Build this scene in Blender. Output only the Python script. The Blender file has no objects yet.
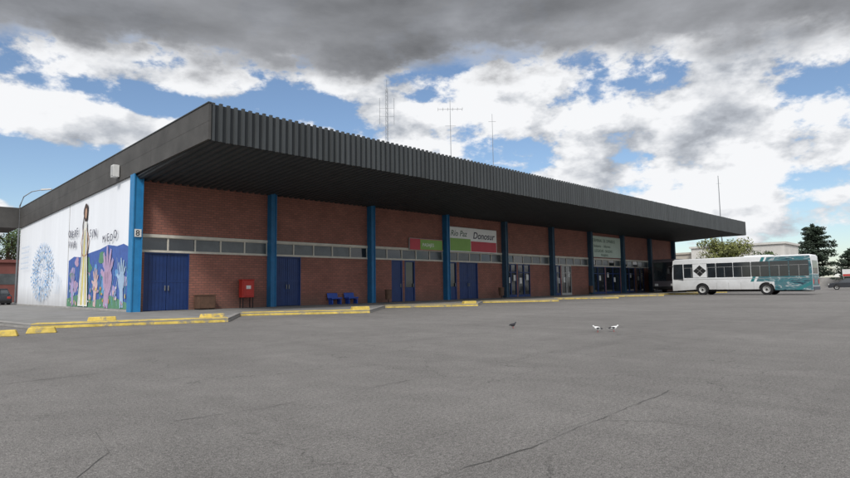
import bpy, bmesh, math, random
from mathutils import Vector as V, Matrix, Quaternion
random.seed(7)
SC=bpy.context.scene
COL=SC.collection
# ---------------------------------------------------------------- helpers
def nt_mat(name):
    m=bpy.data.materials.new(name); m.use_nodes=True
    nt=m.node_tree; b=nt.nodes["Principled BSDF"]
    return m,nt,b
def mat(name,col,rough=.7,var=.15,scale=3.0,bump=0.0,bscale=30,metal=0,spec=.4,streak=False,dirt=None,wear=None):
    m,nt,b=nt_mat(name); N=nt.nodes; L=nt.links
    g=N.new("ShaderNodeNewGeometry")
    vec=g.outputs["Position"]
    if streak:
        mp=N.new("ShaderNodeMapping"); mp.inputs["Scale"].default_value=(1,1,.12); L.new(vec,mp.inputs[0]); vec=mp.outputs[0]
    n=N.new("ShaderNodeTexNoise"); n.inputs["Scale"].default_value=scale; n.inputs["Detail"].default_value=8; n.inputs["Roughness"].default_value=.65
    L.new(vec,n.inputs["Vector"])
    mr=N.new("ShaderNodeMapRange"); mr.inputs[1].default_value=.3; mr.inputs[2].default_value=.7; mr.inputs[3].default_value=1-var; mr.inputs[4].default_value=1+var
    L.new(n.outputs["Fac"],mr.inputs[0])
    mx=N.new("ShaderNodeVectorMath"); mx.operation='SCALE'; mx.inputs[0].default_value=col[:3]
    L.new(mr.outputs[0],mx.inputs["Scale"])
    out=mx.outputs[0]
    if wear:
        n2=N.new("ShaderNodeTexNoise"); n2.inputs["Scale"].default_value=2.2; n2.inputs["Detail"].default_value=10; n2.inputs["Roughness"].default_value=.78
        L.new(g.outputs["Position"],n2.inputs["Vector"])
        r=N.new("ShaderNodeMapRange"); r.inputs[1].default_value=wear; r.inputs[2].default_value=wear+.07; r.inputs[3].default_value=0; r.inputs[4].default_value=.85
        L.new(n2.outputs["Fac"],r.inputs[0])
        mi=N.new("ShaderNodeMix"); mi.data_type='RGBA'; L.new(r.outputs[0],mi.inputs[0]); L.new(out,mi.inputs[6]); mi.inputs[7].default_value=(.19,.18,.16,1)
        out=mi.outputs[2]
    if dirt:
        sp=N.new("ShaderNodeSeparateXYZ"); L.new(g.outputs["Position"],sp.inputs[0])
        n2=N.new("ShaderNodeTexNoise"); n2.inputs["Scale"].default_value=1.5; n2.inputs["Detail"].default_value=8
        L.new(vec,n2.inputs["Vector"])
        a=N.new("ShaderNodeMath"); a.operation='MULTIPLY_ADD'; L.new(n2.outputs["Fac"],a.inputs[0]); a.inputs[1].default_value=-1.2; L.new(sp.outputs[2],a.inputs[2])
        r=N.new("ShaderNodeMapRange"); r.inputs[1].default_value=-.6; r.inputs[2].default_value=dirt; r.inputs[3].default_value=.55; r.inputs[4].default_value=0
        L.new(a.outputs[0],r.inputs[0])
        mi=N.new("ShaderNodeMix"); mi.data_type='RGBA'; L.new(r.outputs[0],mi.inputs[0]); L.new(out,mi.inputs[6]); mi.inputs[7].default_value=(.16,.14,.12,1)
        out=mi.outputs[2]
    L.new(out,b.inputs["Base Color"])
    b.inputs["Roughness"].default_value=rough; b.inputs["Metallic"].default_value=metal; b.inputs["Specular IOR Level"].default_value=spec
    if bump>0:
        n3=N.new("ShaderNodeTexNoise"); n3.inputs["Scale"].default_value=bscale; n3.inputs["Detail"].default_value=6; L.new(g.outputs["Position"],n3.inputs["Vector"])
        bp=N.new("ShaderNodeBump"); bp.inputs["Strength"].default_value=bump; bp.inputs["Distance"].default_value=.02; L.new(n3.outputs["Fac"],bp.inputs["Height"]); L.new(bp.outputs[0],b.inputs["Normal"])
    return m
def brick_mat(name,c1,c2,mortar,axis='x'):
    m,nt,b=nt_mat(name); N=nt.nodes; L=nt.links
    g=N.new("ShaderNodeNewGeometry"); sp=N.new("ShaderNodeSeparateXYZ"); L.new(g.outputs["Position"],sp.inputs[0])
    cb=N.new("ShaderNodeCombineXYZ"); L.new(sp.outputs[0 if axis=='x' else 1],cb.inputs[0]); L.new(sp.outputs[2],cb.inputs[1])
    t=N.new("ShaderNodeTexBrick"); L.new(cb.outputs[0],t.inputs["Vector"])
    t.inputs["Color1"].default_value=(*c1,1); t.inputs["Color2"].default_value=(*c2,1); t.inputs["Mortar"].default_value=(*mortar,1)
    t.inputs["Scale"].default_value=1; t.inputs["Brick Width"].default_value=.29; t.inputs["Row Height"].default_value=.12
    t.inputs["Mortar Size"].default_value=.014; t.inputs["Mortar Smooth"].default_value=.2
    n=N.new("ShaderNodeTexNoise"); n.inputs["Scale"].default_value=.7; n.inputs["Detail"].default_value=9; n.inputs["Roughness"].default_value=.6; L.new(g.outputs["Position"],n.inputs["Vector"])
    mr=N.new("ShaderNodeMapRange"); mr.inputs[1].default_value=.3; mr.inputs[2].default_value=.7; mr.inputs[3].default_value=.82; mr.inputs[4].default_value=1.14; L.new(n.outputs["Fac"],mr.inputs[0])
    s=N.new("ShaderNodeVectorMath"); s.operation='SCALE'; L.new(t.outputs["Color"],s.inputs[0]); L.new(mr.outputs[0],s.inputs["Scale"])
    n2=N.new("ShaderNodeTexNoise"); n2.inputs["Scale"].default_value=1.3; n2.inputs["Detail"].default_value=7; L.new(g.outputs["Position"],n2.inputs["Vector"])
    a=N.new("ShaderNodeMath"); a.operation='MULTIPLY_ADD'; L.new(n2.outputs["Fac"],a.inputs[0]); a.inputs[1].default_value=-1.2; L.new(sp.outputs[2],a.inputs[2])
    r=N.new("ShaderNodeMapRange"); r.inputs[1].default_value=-.5; r.inputs[2].default_value=.5; r.inputs[3].default_value=.55; r.inputs[4].default_value=0; L.new(a.outputs[0],r.inputs[0])
    mi=N.new("ShaderNodeMix"); mi.data_type='RGBA'; L.new(r.outputs[0],mi.inputs[0]); L.new(s.outputs[0],mi.inputs[6]); mi.inputs[7].default_value=(.10,.075,.06,1)
    L.new(mi.outputs[2],b.inputs["Base Color"]); b.inputs["Roughness"].default_value=.85
    bp=N.new("ShaderNodeBump"); bp.inputs["Strength"].default_value=.6; bp.inputs["Distance"].default_value=.012; bp.invert=True; L.new(t.outputs["Fac"],bp.inputs["Height"]); L.new(bp.outputs[0],b.inputs["Normal"])
    return m
class MB:
    def __init__(s): s.v=[]; s.f=[]; s.mi=[]; s.m=[]
    def k(s,m):
        if m not in s.m: s.m.append(m)
        return s.m.index(m)
    def face(s,pts,m):
        i=len(s.v); s.v+= [tuple(p) for p in pts]; s.f.append(tuple(range(i,i+len(pts)))); s.mi.append(s.k(m))
    def box(s,x0,x1,y0,y1,z0,z1,m):
        s.hexa([(x0,y0,z0),(x1,y0,z0),(x1,y1,z0),(x0,y1,z0),(x0,y0,z1),(x1,y0,z1),(x1,y1,z1),(x0,y1,z1)],m)
    def hexa(s,p,m):
        i=len(s.v); s.v+=[tuple(q) for q in p]; k=s.k(m)
        for f in ((0,3,2,1),(4,5,6,7),(0,1,5,4),(1,2,6,5),(2,3,7,6),(3,0,4,7)):
            s.f.append(tuple(i+a for a in f)); s.mi.append(k)
    def prism(s,poly,z0,z1,m,msides=None):
        i=len(s.v); n=len(poly); s.v+=[(x,y,z0) for x,y in poly]+[(x,y,z1) for x,y in poly]
        k=s.k(m); ks=s.k(msides or m)
        s.f.append(tuple(i+n+a for a in range(n))); s.mi.append(k)
        s.f.append(tuple(i+a for a in reversed(range(n)))); s.mi.append(k)
        for a in range(n):
            b=(a+1)%n; s.f.append((i+a,i+b,i+n+b,i+n+a)); s.mi.append(ks)
    def tube(s,pts,r,m,seg=8):
        k=s.k(m); pts=[V(p) for p in pts]; rs=r if isinstance(r,(list,tuple)) else [r]*len(pts)
        base=len(s.v)
        for j,p in enumerate(pts):
            d=(pts[min(j+1,len(pts)-1)]-pts[max(j-1,0)]).normalized()
            a=d.cross(V((0,0,1))) if abs(d.z)<.95 else d.cross(V((1,0,0)))
            a.normalize(); b=d.cross(a)
            for q in range(seg):
                t=2*math.pi*q/seg; s.v.append(tuple(p+(a*math.cos(t)+b*math.sin(t))*rs[j]))
        for j in range(len(pts)-1):
            for q in range(seg):
                q2=(q+1)%seg
                s.f.append((base+j*seg+q,base+j*seg+q2,base+(j+1)*seg+q2,base+(j+1)*seg+q)); s.mi.append(k)
        s.f.append(tuple(base+q for q in reversed(range(seg)))); s.mi.append(k)
        s.f.append(tuple(base+(len(pts)-1)*seg+q for q in range(seg))); s.mi.append(k)
    def lathe(s,prof,c,axis,m,seg=24):
        k=s.k(m); base=len(s.v); ax=V(axis).normalized(); a=ax.cross(V((0,0,1))) if abs(ax.z)<.9 else V((1,0,0)); a.normalize(); b=ax.cross(a)
        for r,h in prof:
            for q in range(seg):
                t=2*math.pi*q/seg; s.v.append(tuple(V(c)+ax*h+(a*math.cos(t)+b*math.sin(t))*r))
        for j in range(len(prof)-1):
            for q in range(seg):
                q2=(q+1)%seg; s.f.append((base+j*seg+q,base+j*seg+q2,base+(j+1)*seg+q2,base+(j+1)*seg+q)); s.mi.append(k)
    def build(s,name,parent=None,smooth=False,recalc=True,bevel=0,loc=None):
        me=bpy.data.meshes.new(name); me.from_pydata(s.v,[],s.f)
        for m in s.m: me.materials.append(m)
        me.polygons.foreach_set("material_index",s.mi)
        if recalc:
            bm=bmesh.new(); bm.from_mesh(me); bmesh.ops.recalc_face_normals(bm,faces=bm.faces); bm.to_mesh(me); bm.free()
        if smooth:
            me.polygons.foreach_set("use_smooth",[True]*len(me.polygons))
            try: me.set_sharp_from_angle(angle=math.radians(40))
            except Exception: pass
        o=bpy.data.objects.new(name,me); COL.objects.link(o)
        if loc: o.location=loc
        if parent: o.parent=parent
        if bevel:
            b=o.modifiers.new("bevel","BEVEL"); b.width=bevel; b.segments=2; b.limit_method='ANGLE'
        return o
def empty(name,loc,label,cat,rz=0,group=None):
    o=bpy.data.objects.new(name,None); COL.objects.link(o); o.location=loc; o.rotation_euler=(0,0,rz)
    tag(o,label,cat,group); return o
def tag(o,label,cat,group=None):
    o["label"]=label; o["category"]=cat
    if group: o["group"]=group
def text(name,body,size,loc,mat_,face='front',parent=None,ext=.004,align='LEFT',sx=1.0,bold=0.0,shear=0.0):
    c=bpy.data.curves.new(name,'FONT'); c.body=body; c.size=size; c.extrude=ext; c.align_x=align; c.offset=bold; c.shear=shear
    t=bpy.data.objects.new("tmp",c); COL.objects.link(t)
    bpy.context.view_layer.update()
    dg=bpy.context.evaluated_depsgraph_get()
    me=bpy.data.meshes.new_from_object(t.evaluated_get(dg)); me.name=name
    bpy.data.objects.remove(t)
    if face=='front': R=Matrix(((sx,0,0),(0,0,-1),(0,1,0)))
    elif face=='side': R=Matrix(((0,0,-1),(-sx,0,0),(0,1,0)))
    me.transform(Matrix.Translation(V(loc))@R.to_4x4())
    me.materials.clear(); me.materials.append(mat_)
    o=bpy.data.objects.new(name,me); COL.objects.link(o)
    if parent: o.parent=parent
    return o

# ---------------------------------------------------------------- materials
M={}
M['brick']=brick_mat("brown_brick",(.315,.125,.092),(.24,.10,.076),(.15,.085,.07))
M['white']=mat("white_wall_paint",(.76,.78,.81),.8,.05,.8,.1,20,dirt=1.0,streak=True)
M['cream']=mat("cream_trim",(.56,.53,.46),.7,.15,2)
M['concrete']=mat("concrete",(.30,.29,.275),.9,.22,1.4,.3,25)
M['pave']=mat("pavement_concrete",(.185,.18,.17),.9,.25,.9,.4,30)
M['kerbgrey']=mat("kerb_concrete",(.22,.21,.195),.9,.25,2,.3,30)
M['yellow']=mat("worn_yellow_paint",(.50,.37,.085),.85,.35,3.5,.35,30,wear=.525)
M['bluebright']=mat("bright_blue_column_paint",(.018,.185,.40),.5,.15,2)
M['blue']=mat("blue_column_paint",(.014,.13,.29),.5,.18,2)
M['bluedull']=mat("dull_blue_far_column",(.03,.075,.125),.5,.15,2)  # duller blue for the columns farther along the facade
M['door']=mat("dark_blue_door_paint",(.010,.033,.13),.45,.2,2)
M['seatblue']=mat("bright_blue_seat_paint",(.015,.06,.32),.4,.15,2)
M['doord']=mat("door_seam",(.004,.012,.04),.6,.1,2)
M['fascia']=mat("dark_fascia_metal",(.043,.048,.050),.5,.28,1.2,streak=True)
M['fasciadark']=mat("dark_fascia_groove",(.014,.017,.019),.7,.2,1.2)
M['fasciaside']=mat("weathered_fascia_boards",(.064,.061,.057),.7,.3,.7,.15,15)
M['soffit']=mat("dark_soffit_metal",(.042,.047,.05),.6,.2,1.2)
M['roof']=mat("roof_sheet",(.12,.12,.12),.6,.2,1)
M['glass']=mat("dark_window_glass",(.015,.02,.024),.08,.3,1.5,spec=.8)
M['glassgrey']=mat("sky_grey_window_glass",(.07,.08,.082),.3,.4,1.2,spec=.7)  # grey base colour imitates sky reflected in the panes
M['frame']=mat("grey_metal_frame",(.35,.35,.34),.4,.1,3)
M['black']=mat("black_rubber",(.012,.012,.013),.8,.2,6)
M['red']=mat("red_paint",(.40,.03,.022),.5,.15,3)
M['wood']=mat("brown_wood",(.10,.055,.035),.7,.3,4)
M['poster']=mat("poster_paper",(.62,.62,.60),.7,.15,2)
M['steel']=mat("galvanised_steel",(.22,.23,.24),.5,.15,5,metal=.4)
M['bird_w']=mat("white_feathers",(.7,.7,.68),.8,.1,20)
M['bird_k']=mat("dark_feathers",(.03,.03,.035),.6,.2,20)

def asphalt():
    m,nt,b=nt_mat("worn_asphalt"); N=nt.nodes; L=nt.links
    g=N.new("ShaderNodeNewGeometry"); P=g.outputs["Position"]
    def noise(sc,det=8,ro=.6,dist=0,mp=None):
        n=N.new("ShaderNodeTexNoise"); n.inputs["Scale"].default_value=sc; n.inputs["Detail"].default_value=det; n.inputs["Roughness"].default_value=ro; n.inputs["Distortion"].default_value=dist
        if mp:
            q=N.new("ShaderNodeMapping"); q.inputs["Scale"].default_value=mp; q.inputs["Rotation"].default_value=(0,0,.5); L.new(P,q.inputs[0]); L.new(q.outputs[0],n.inputs["Vector"])
        else: L.new(P,n.inputs["Vector"])
        return n.outputs["Fac"]
    def mr(x,a,bb,c,d):
        r=N.new("ShaderNodeMapRange"); r.inputs[1].default_value=a; r.inputs[2].default_value=bb; r.inputs[3].default_value=c; r.inputs[4].default_value=d; L.new(x,r.inputs[0]); return r.outputs[0]
    def mul(a,bb,op='MULTIPLY'):
        r=N.new("ShaderNodeMath"); r.operation=op
        for i,x in enumerate((a,bb)):
            if isinstance(x,(int,float)): r.inputs[i].default_value=x
            else: L.new(x,r.inputs[i])
        return r.outputs[0]
    big=mr(noise(.16,5,.6,.6),.32,.68,.89,1.10)
    mid=mr(noise(.8,6,.7,.4,(1,.3,1)),.3,.7,.88,1.11)
    patch=mr(noise(2.4,6,.7,.3),.3,.7,.90,1.10)
    tyre=mr(noise(.5,4,.6,.2,(.12,2.2,1)),.56,.72,1.0,.88)
    fine=mr(noise(30,6,.85),.3,.7,.42,1.58)
    spk=mr(noise(110,2,.6),.25,.75,.30,1.75)
    v=mul(mul(mul(mul(big,mid),patch),tyre),mul(fine,spk))
    dn=N.new("ShaderNodeTexNoise"); dn.inputs["Scale"].default_value=1.1; dn.inputs["Detail"].default_value=8; L.new(P,dn.inputs["Vector"])
    ds=N.new("ShaderNodeVectorMath"); ds.operation='SCALE'; ds.inputs["Scale"].default_value=1.6; L.new(dn.outputs["Color"],ds.inputs[0])
    ad=N.new("ShaderNodeVectorMath"); L.new(P,ad.inputs[0]); L.new(ds.outputs[0],ad.inputs[1])
    vo=N.new("ShaderNodeTexVoronoi"); vo.feature='DISTANCE_TO_EDGE'; vo.inputs["Scale"].default_value=.36; L.new(ad.outputs[0],vo.inputs["Vector"])
    ck=mr(vo.outputs["Distance"],0.0,.0045,.58,1.0)
    gate=mr(noise(.25,3),.40,.52,0,1)
    ckk=mul(1.0,mul(mul(1.0,ck,'SUBTRACT'),gate),'SUBTRACT')
    v=mul(v,ckk)
    sc=N.new("ShaderNodeVectorMath"); sc.operation='SCALE'; sc.inputs[0].default_value=(.166,.157,.147); L.new(v,sc.inputs["Scale"])
    L.new(sc.outputs[0],b.inputs["Base Color"]); b.inputs["Roughness"].default_value=.9; b.inputs["Specular IOR Level"].default_value=.25
    bp=N.new("ShaderNodeBump"); bp.inputs["Strength"].default_value=1.0; bp.inputs["Distance"].default_value=.018
    L.new(noise(55,3,.8),bp.inputs["Height"]); L.new(bp.outputs[0],b.inputs["Normal"])
    return m
M['asphalt']=asphalt()
M['crack']=mat("tar_crack",(.080,.077,.072),.9,.3,6)

# ---------------------------------------------------------------- ground
mb=MB(); S=1500
mb.face([(-S,-S,0),(S,-S,0),(S,S,0),(-S,S,0)],M['asphalt'])
g=mb.build("ground",recalc=False); g["kind"]="structure"
def crack(pts,w0,name="asphalt_crack",wmin=.2):
    mb=MB(); P=[]; wy=0
    for (a,b) in zip(pts[:-1],pts[1:]):
        n=max(2,int(math.dist(a,b)/.05))
        for i in range(n):
            t=i/n; wy=wy*.85+random.uniform(-.009,.009); P.append((a[0]+(b[0]-a[0])*t,a[1]+(b[1]-a[1])*t+wy))
    P.append(pts[-1])
    L=[];R=[]; w=w0*.6
    for i,p in enumerate(P):
        q=P[min(i+1,len(P)-1)]; r=P[max(i-1,0)]; d=V((q[0]-r[0],q[1]-r[1])).normalized(); w=min(w0,max(w0*wmin,w+random.uniform(-.25,.25)*w0)); ww=w*(0.1 if i in(0,len(P)-1) else 1)
        L.append((p[0]-d.y*ww,p[1]+d.x*ww,.004)); R.append((p[0]+d.y*ww,p[1]-d.x*ww,.004))
    for i in range(len(P)-1): mb.face([R[i],R[i+1],L[i+1],L[i]],M['crack'])
    o=mb.build(name,recalc=False); o["kind"]="structure"
crack([(-7.3,-26.02),(-6.5,-25.9),(-5.6,-25.96),(-4.6,-25.93),(-3.4,-25.9),(-2.9,-25.84)],.0068)
crack([(-6.95,-23.3),(-6.1,-23.42),(-5.37,-23.4),(-4.2,-23.34)],.0055)
crack([(-2.6,-23.25),(-1,-23.2),(2,-23.35)],.005)
crack([(-8.6,-24.9),(-8.0,-24.5),(-7.6,-23.9),(-7.5,-23.2)],.004)
crack([(-4.6,-25.93),(-4.3,-26.3),(-4.2,-26.8)],.003)
crack([(-9,-19.8),(-4,-19.6),(3,-19.9),(12,-19.6)],.008)
crack([(-9,-20),(-8.4,-15),(-8.0,-11)],.008)
crack([(3,-19.9),(4.2,-14.5),(5,-11)],.009)
crack([(12,-19.6),(24,-19.8),(40,-19.4)],.012)

teeth=[((-5.21,-7.73),(0.02,-9.88)),((2.32,-6.19),(6.81,-9.21)),((11.03,-5.36),(15.35,-8.25))]
x=19.9
while x<62:
    teeth.append(((x,-4.9),(x+4.4,-7.9))); x+=8.75
poly=[(-5.6,36.0),(-5.6,-4.0)]
for a,b in teeth: poly+= [a,b]
poly+=[(72,-4.9),(72,36)]
mb=MB(); mb.prism(poly,-.05,.13,M['pave'])
pv=mb.build("pavement"); pv["kind"]="structure"
def kerbseg(a,b,m,w=.28,z=.136):
    mb=MB(); d=V((b[0]-a[0],b[1]-a[1])).normalized(); n=V((-d.y,d.x))
    a=V(a); b=V(b)
    o0=-.012
    p=[a+n*o0,b+n*o0,b+n*w,a+n*w]
    c=.02
    mb.hexa([(p[0].x,p[0].y,0),(p[1].x,p[1].y,0),(p[2].x,p[2].y,0),(p[3].x,p[3].y,0),
      (p[0].x+n.x*c,p[0].y+n.y*c,z),(p[1].x+n.x*c,p[1].y+n.y*c,z),(p[2].x,p[2].y,z),(p[3].x,p[3].y,z)],m)
    o=mb.build("kerb",bevel=.012); o["kind"]="structure"
for i,(a,b) in enumerate(teeth):
    kerbseg(a,b,M['yellow'],w=.8 if i<2 else .55,z=.15 if i<2 else .14)
    if i+1<len(teeth): kerbseg((b[0],b[1]),(teeth[i+1][0][0],teeth[i+1][0][1]),M['kerbgrey'],w=.2,z=.135)
kerbseg((-5.6,-4.0),(-5.21,-7.73),M['kerbgrey'],z=.135)
kerbseg((-5.6,30),(-5.6,-4.0),M['kerbgrey'],z=.135)
def block(x,y,l,w,h,rz,lab):
    mb=MB(); mb.hexa([(-l/2,-w/2,0),(l/2,-w/2,0),(l/2,w/2,0),(-l/2,w/2,0),(-l/2+.06,-w/2+.06,h),(l/2-.06,-w/2+.06,h),(l/2-.06,w/2-.06,h),(-l/2+.06,w/2-.06,h)],M['yellow'])
    o=mb.build("parking_block",bevel=.02,loc=(x,y,0)); o.rotation_euler=(0,0,rz); tag(o,lab,"parking block","yellow concrete blocks along the bus bays")
block(-5.35,-10.0,.7,.3,.16,-.3,"short worn yellow concrete block on the asphalt")
block(-6.4,-10.5,.9,.3,.16,-.3,"short worn yellow concrete block on the asphalt")
for (x,y,l) in [(-3.2,-7.5,.9),(-.1,-8.9,.9),(7.0,-8.3,.9),(15.6,-7.4,.9)]:
    o=block(x,y,l,.36,.27,-.3,"yellow painted concrete wheel stop on the platform edge")

# ---------------------------------------------------------------- terminal building
B=empty("bus_terminal",(0,0,0),"long low brick bus terminal with deep dark metal canopy","building")
S_=7.18; NB=9; XE=NB*S_
def zt(x): return 8.09+.0047*x
def zb(x): return 6.67+.0026*x
YC=-8.2; YB=27.0
roof=MB()
x1=66.5
roof.hexa([(0.02,YC+.02,zt(0)-.25),(x1,YC+.02,zt(x1)-.25),(x1,YB,7.8),(0.02,YB,7.8),(0.02,YC+.02,zt(0)-.1),(x1,YC+.02,zt(x1)-.1),(x1,YB,7.95),(0.02,YB,7.95)],M['roof'])
roof_o=roof.build("roof",B)
fa=MB()
fa.hexa([(0,YC,zb(0)),(x1,YC,zb(x1)),(x1,YC+.1,zb(x1)),(0,YC+.1,zb(0)),(0,YC,zt(0)-.03),(x1,YC,zt(x1)-.03),(x1,YC+.1,zt(x1)-.03),(0,YC+.1,zt(0)-.03)],M['fasciadark'])
pitch=.30; n=int(x1/pitch)
for i in range(n+1):
    xa=.02+i*pitch; xb=xa+.17
    if xb>x1: break
    zz=zt(xa)+.02+random.uniform(-.012,.012); d=.075; z0=zb(xa)-.02+random.uniform(-.012,.012)
    fa.hexa([(xa,YC-.001,z0),(xa+.035,YC-d,z0),(xb-.035,YC-d,z0),(xb,YC-.001,z0),
             (xa,YC-.001,zz),(xa+.035,YC-d,zz),(xb-.035,YC-d,zz),(xb,YC-.001,zz)],M['fascia'])
fa.build("front_fascia",roof_o)
fs=MB()
def sidef(y0,y1,xo,m,bot=(6.67,6.31),top=(8.09,7.98),f0=0,f1=1):
    def zbb(y): t=(y-YC)/(YB-YC); return bot[0]+(bot[1]-bot[0])*t
    def ztt(y): t=(y-YC)/(YB-YC); return top[0]+(top[1]-top[0])*t
    def z(y,f): return zbb(y)+(ztt(y)-zbb(y))*f
    fs.hexa([(xo,y0,z(y0,f0)),(.0,y0,z(y0,f0)),(.0,y1,z(y1,f0)),(xo,y1,z(y1,f0)),(xo,y0,z(y0,f1)),(.0,y0,z(y0,f1)),(.0,y1,z(y1,f1)),(xo,y1,z(y1,f1))],m)
y=YC-.1
L=(YB-YC+.1)/6
for i in range(6):
    a=y+i*L; b=a+L-.006
    for j,(f0,f1) in enumerate([(0,.485),(.488,.97)]):
        sidef(a,b,-.10-(.003*j),M['fasciaside'],f0=f0,f1=f1)
sidef(YC-.12,YB,-.13,M['fascia'],f0=.972,f1=1.0)
fs.build("side_fascia",roof_o)
wg=MB(); wg.box(-9,-.14,YB-.1,YB+5,6.33,7.98,M['fasciaside']); wg.build("rear_canopy_wing",roof_o)
fe=MB(); fe.box(x1,x1+.1,YC,YB,6.8,zt(x1),M['fascia']); fe.build("end_fascia",roof_o)
so=MB()
so.hexa([(0,YC+.1,zb(0)+.12),(x1,YC+.1,zb(x1)+.12),(x1,.3,6.55),(0,.3,6.42),(0,YC+.1,zb(0)+.2),(x1,YC+.1,zb(x1)+.2),(x1,.3,6.65),(0,.3,6.5)],M['soffit'])
xx=.1
while xx<x1-.3:
    za=zb(xx)+.12; z2=6.42+.13*xx/x1
    so.hexa([(xx,YC+.12,za-.08),(xx+.15,YC+.12,za-.08),(xx+.15,.2,z2-.08),(xx,.2,z2-.08),(xx-.04,YC+.12,za+.01),(xx+.19,YC+.12,za+.01),(xx+.19,.2,z2+.01),(xx-.04,.2,z2+.01)],M['soffit'])
    xx+=.36
so.build("soffit",roof_o)

sw=MB(); sw.box(-.0,.3,.12,YB,.0,6.62,M['white']); 
side=sw.build("side_wall",B)
bw=MB(); bw.box(.3,XE,YB-.3,YB,0,7.8,M['brick']); bw.box(XE-.3,XE,.3,YB-.3,0,7.8,M['brick']); bw.build("rear_wall",B)
sm=MB(); sm.box(-.006,.0,11.55,11.63,.13,6.5,M['concrete']); sm.box(-.03,0,.12,YB,.0,.22,M['concrete']); sm.build("wall_plinth",side)
W=MB(); TR=MB()
zs0,zs1,zw1,zc=2.95,3.03,3.68,3.82
doors=[]; wins=[]
def bays(i): return i*S_+(.3 if i==0 else .17),(i+1)*S_-.17
op={0:[(.55,2.70,'blue2')],1:[(7.5,9.2,'blue2')],2:[(16.3,17.3,'blue1'),(17.5,18.5,'blueglass')],
    3:[(21.9,22.9,'blueglass'),(23.2,25.4,'blue2')],4:[(29.0,30.6,'glass'),(30.8,32.6,'glass')],5:[(36.2,37.6,'glass'),(37.8,39.6,'white')],
    6:[(43.4,46.4,'glass'),(46.6,49.9,'glass')],7:[(50.8,53.5,'glass'),(54,56,'glass')],8:[(58,61,'glass')]}
for i in range(NB):
    a,b=bays(i)
    W.box(a,b,0,.3,zc,6.6,M['brick'])
    TR.box(a,b,-.05,.3,zw1,zc,M['cream']); TR.box(a,b,-.04,.3,zs0,zs1,M['cream'])
    xs=a
    for (o0,o1,k) in op[i]:
        if o0-xs>.05: W.box(xs,o0,0,.3,.0,zs0,M['brick'])
        doors.append((o0,o1,k)); xs=o1
    if b-xs>.05: W.box(xs,b,0,.3,.0,zs0,M['brick'])
    nw=5; ww=(b-a)/nw
    for j in range(nw): wins.append((a+j*ww,a+(j+1)*ww,i,j))
W.build("front_wall",B); TR.build("trim_band",B)
for (a,b,i,j) in wins:
    fr=MB(); t_=.035
    fr.box(a,a+t_,.0,.08,zs1,zw1,M['cream']); fr.box(b-t_,b,.0,.08,zs1,zw1,M['cream']); fr.box(a+t_,b-t_,.0,.08,zs1,zs1+.03,M['cream']); fr.box(a+t_,b-t_,.0,.08,zw1-.03,zw1,M['cream'])
    w=fr.build("window",B)
    gl=MB(); t=random.uniform(-.015,.02)
    gl.hexa([(a+t_,.04,zs1+.03),(b-t_,.04,zs1+.03),(b-t_,.06,zs1+.03),(a+t_,.06,zs1+.03),(a+t_,.06+t,zw1-.03),(b-t_,.06+t,zw1-.03),(b-t_,.08+t,zw1-.03),(a+t_,.08+t,zw1-.03)],random.choice([M['glass'],M['glassgrey'],M['glassgrey']]))
    gl.build("pane",w)
for (a,b,k) in doors:
    d=MB()
    if k=='blue2':
        c=(a+b)/2
        d.box(a,a+.07,.0,.2,.13,zs0,M['door']); d.box(b-.07,b,.0,.2,.13,zs0,M['door']); d.box(a+.07,b-.07,.0,.2,zs0-.07,zs0,M['door'])
        for (p,q) in ((a+.07,c-.012),(c+.012,b-.07)):
            n=6; s=(q-p)/n
            for t in range(n): d.box(p+t*s+.006,p+(t+1)*s-.006,.075,.09,.15,zs0-.08,M['door'])
            d.box(p,p+.08,.06,.0749,.15,zs0-.08,M['door']); d.box(q-.08,q,.06,.0749,.15,zs0-.08,M['door']); d.box(p+.08,q-.08,.06,.0749,1.5,1.6,M['door'])
            d.box(p,q,.09,.12,.14,zs0-.075,M['doord'])
        o=d.build("door",B)
        for hx in (c-.1,c+.06):
            h=MB(); h.box(hx,hx+.04,-.0,.05,1.1,1.35,M['steel']); h.build("handle",o)
    elif k=='blue1' or k=='blueglass':
        d.box(a,a+.1,.0,.2,.13,zs0,M['door']); d.box(b-.1,b,.0,.2,.13,zs0,M['door']); d.box(a+.1,b-.1,.0,.2,zs0-.1,zs0,M['door'])
        d.box(a+.1,b-.1,.05,.12,.14,1.1 if k=='blueglass' else zs0-.1,M['door'])
        if k=='blueglass': d.box(a+.1,b-.1,.08,.11,1.1,zs0-.1,M['glass']); 
        o=d.build("door",B); h=MB(); h.box(b-.18,b-.14,-.01,.05,1.1,1.35,M['steel']); h.build("handle",o)
    else:
        m=M['frame'] if k=='white' else M['door']
        n=2; s=(b-a)/n
        for t in range(n):
            p=a+t*s;q=p+s
            d.box(p,p+.06,.0,.15,.13,zs0,m); d.box(q-.06,q,.0,.15,.13,zs0,m); d.box(p+.06,q-.06,.0,.15,zs0-.08,zs0,m); d.box(p+.06,q-.06,.0,.15,.13,.35,m)
            d.box(p+.06,q-.06,.0,.15,2.2,2.27,m)
        o=d.build("door",B)
        gl=MB(); gl.box(a+.03,b-.03,.07,.09,.35,zs0-.05,M['glass']); gl.build("glass_pane",o)
        for t in range(2):
            po=MB(); px=a+.25+t*(b-a)/2+random.random()*.2; pz=1.2+random.random()*.7; po.box(px,px+.35,.055,.066,pz,pz+.5,M['poster'])
            po.build("poster",o)
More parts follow.
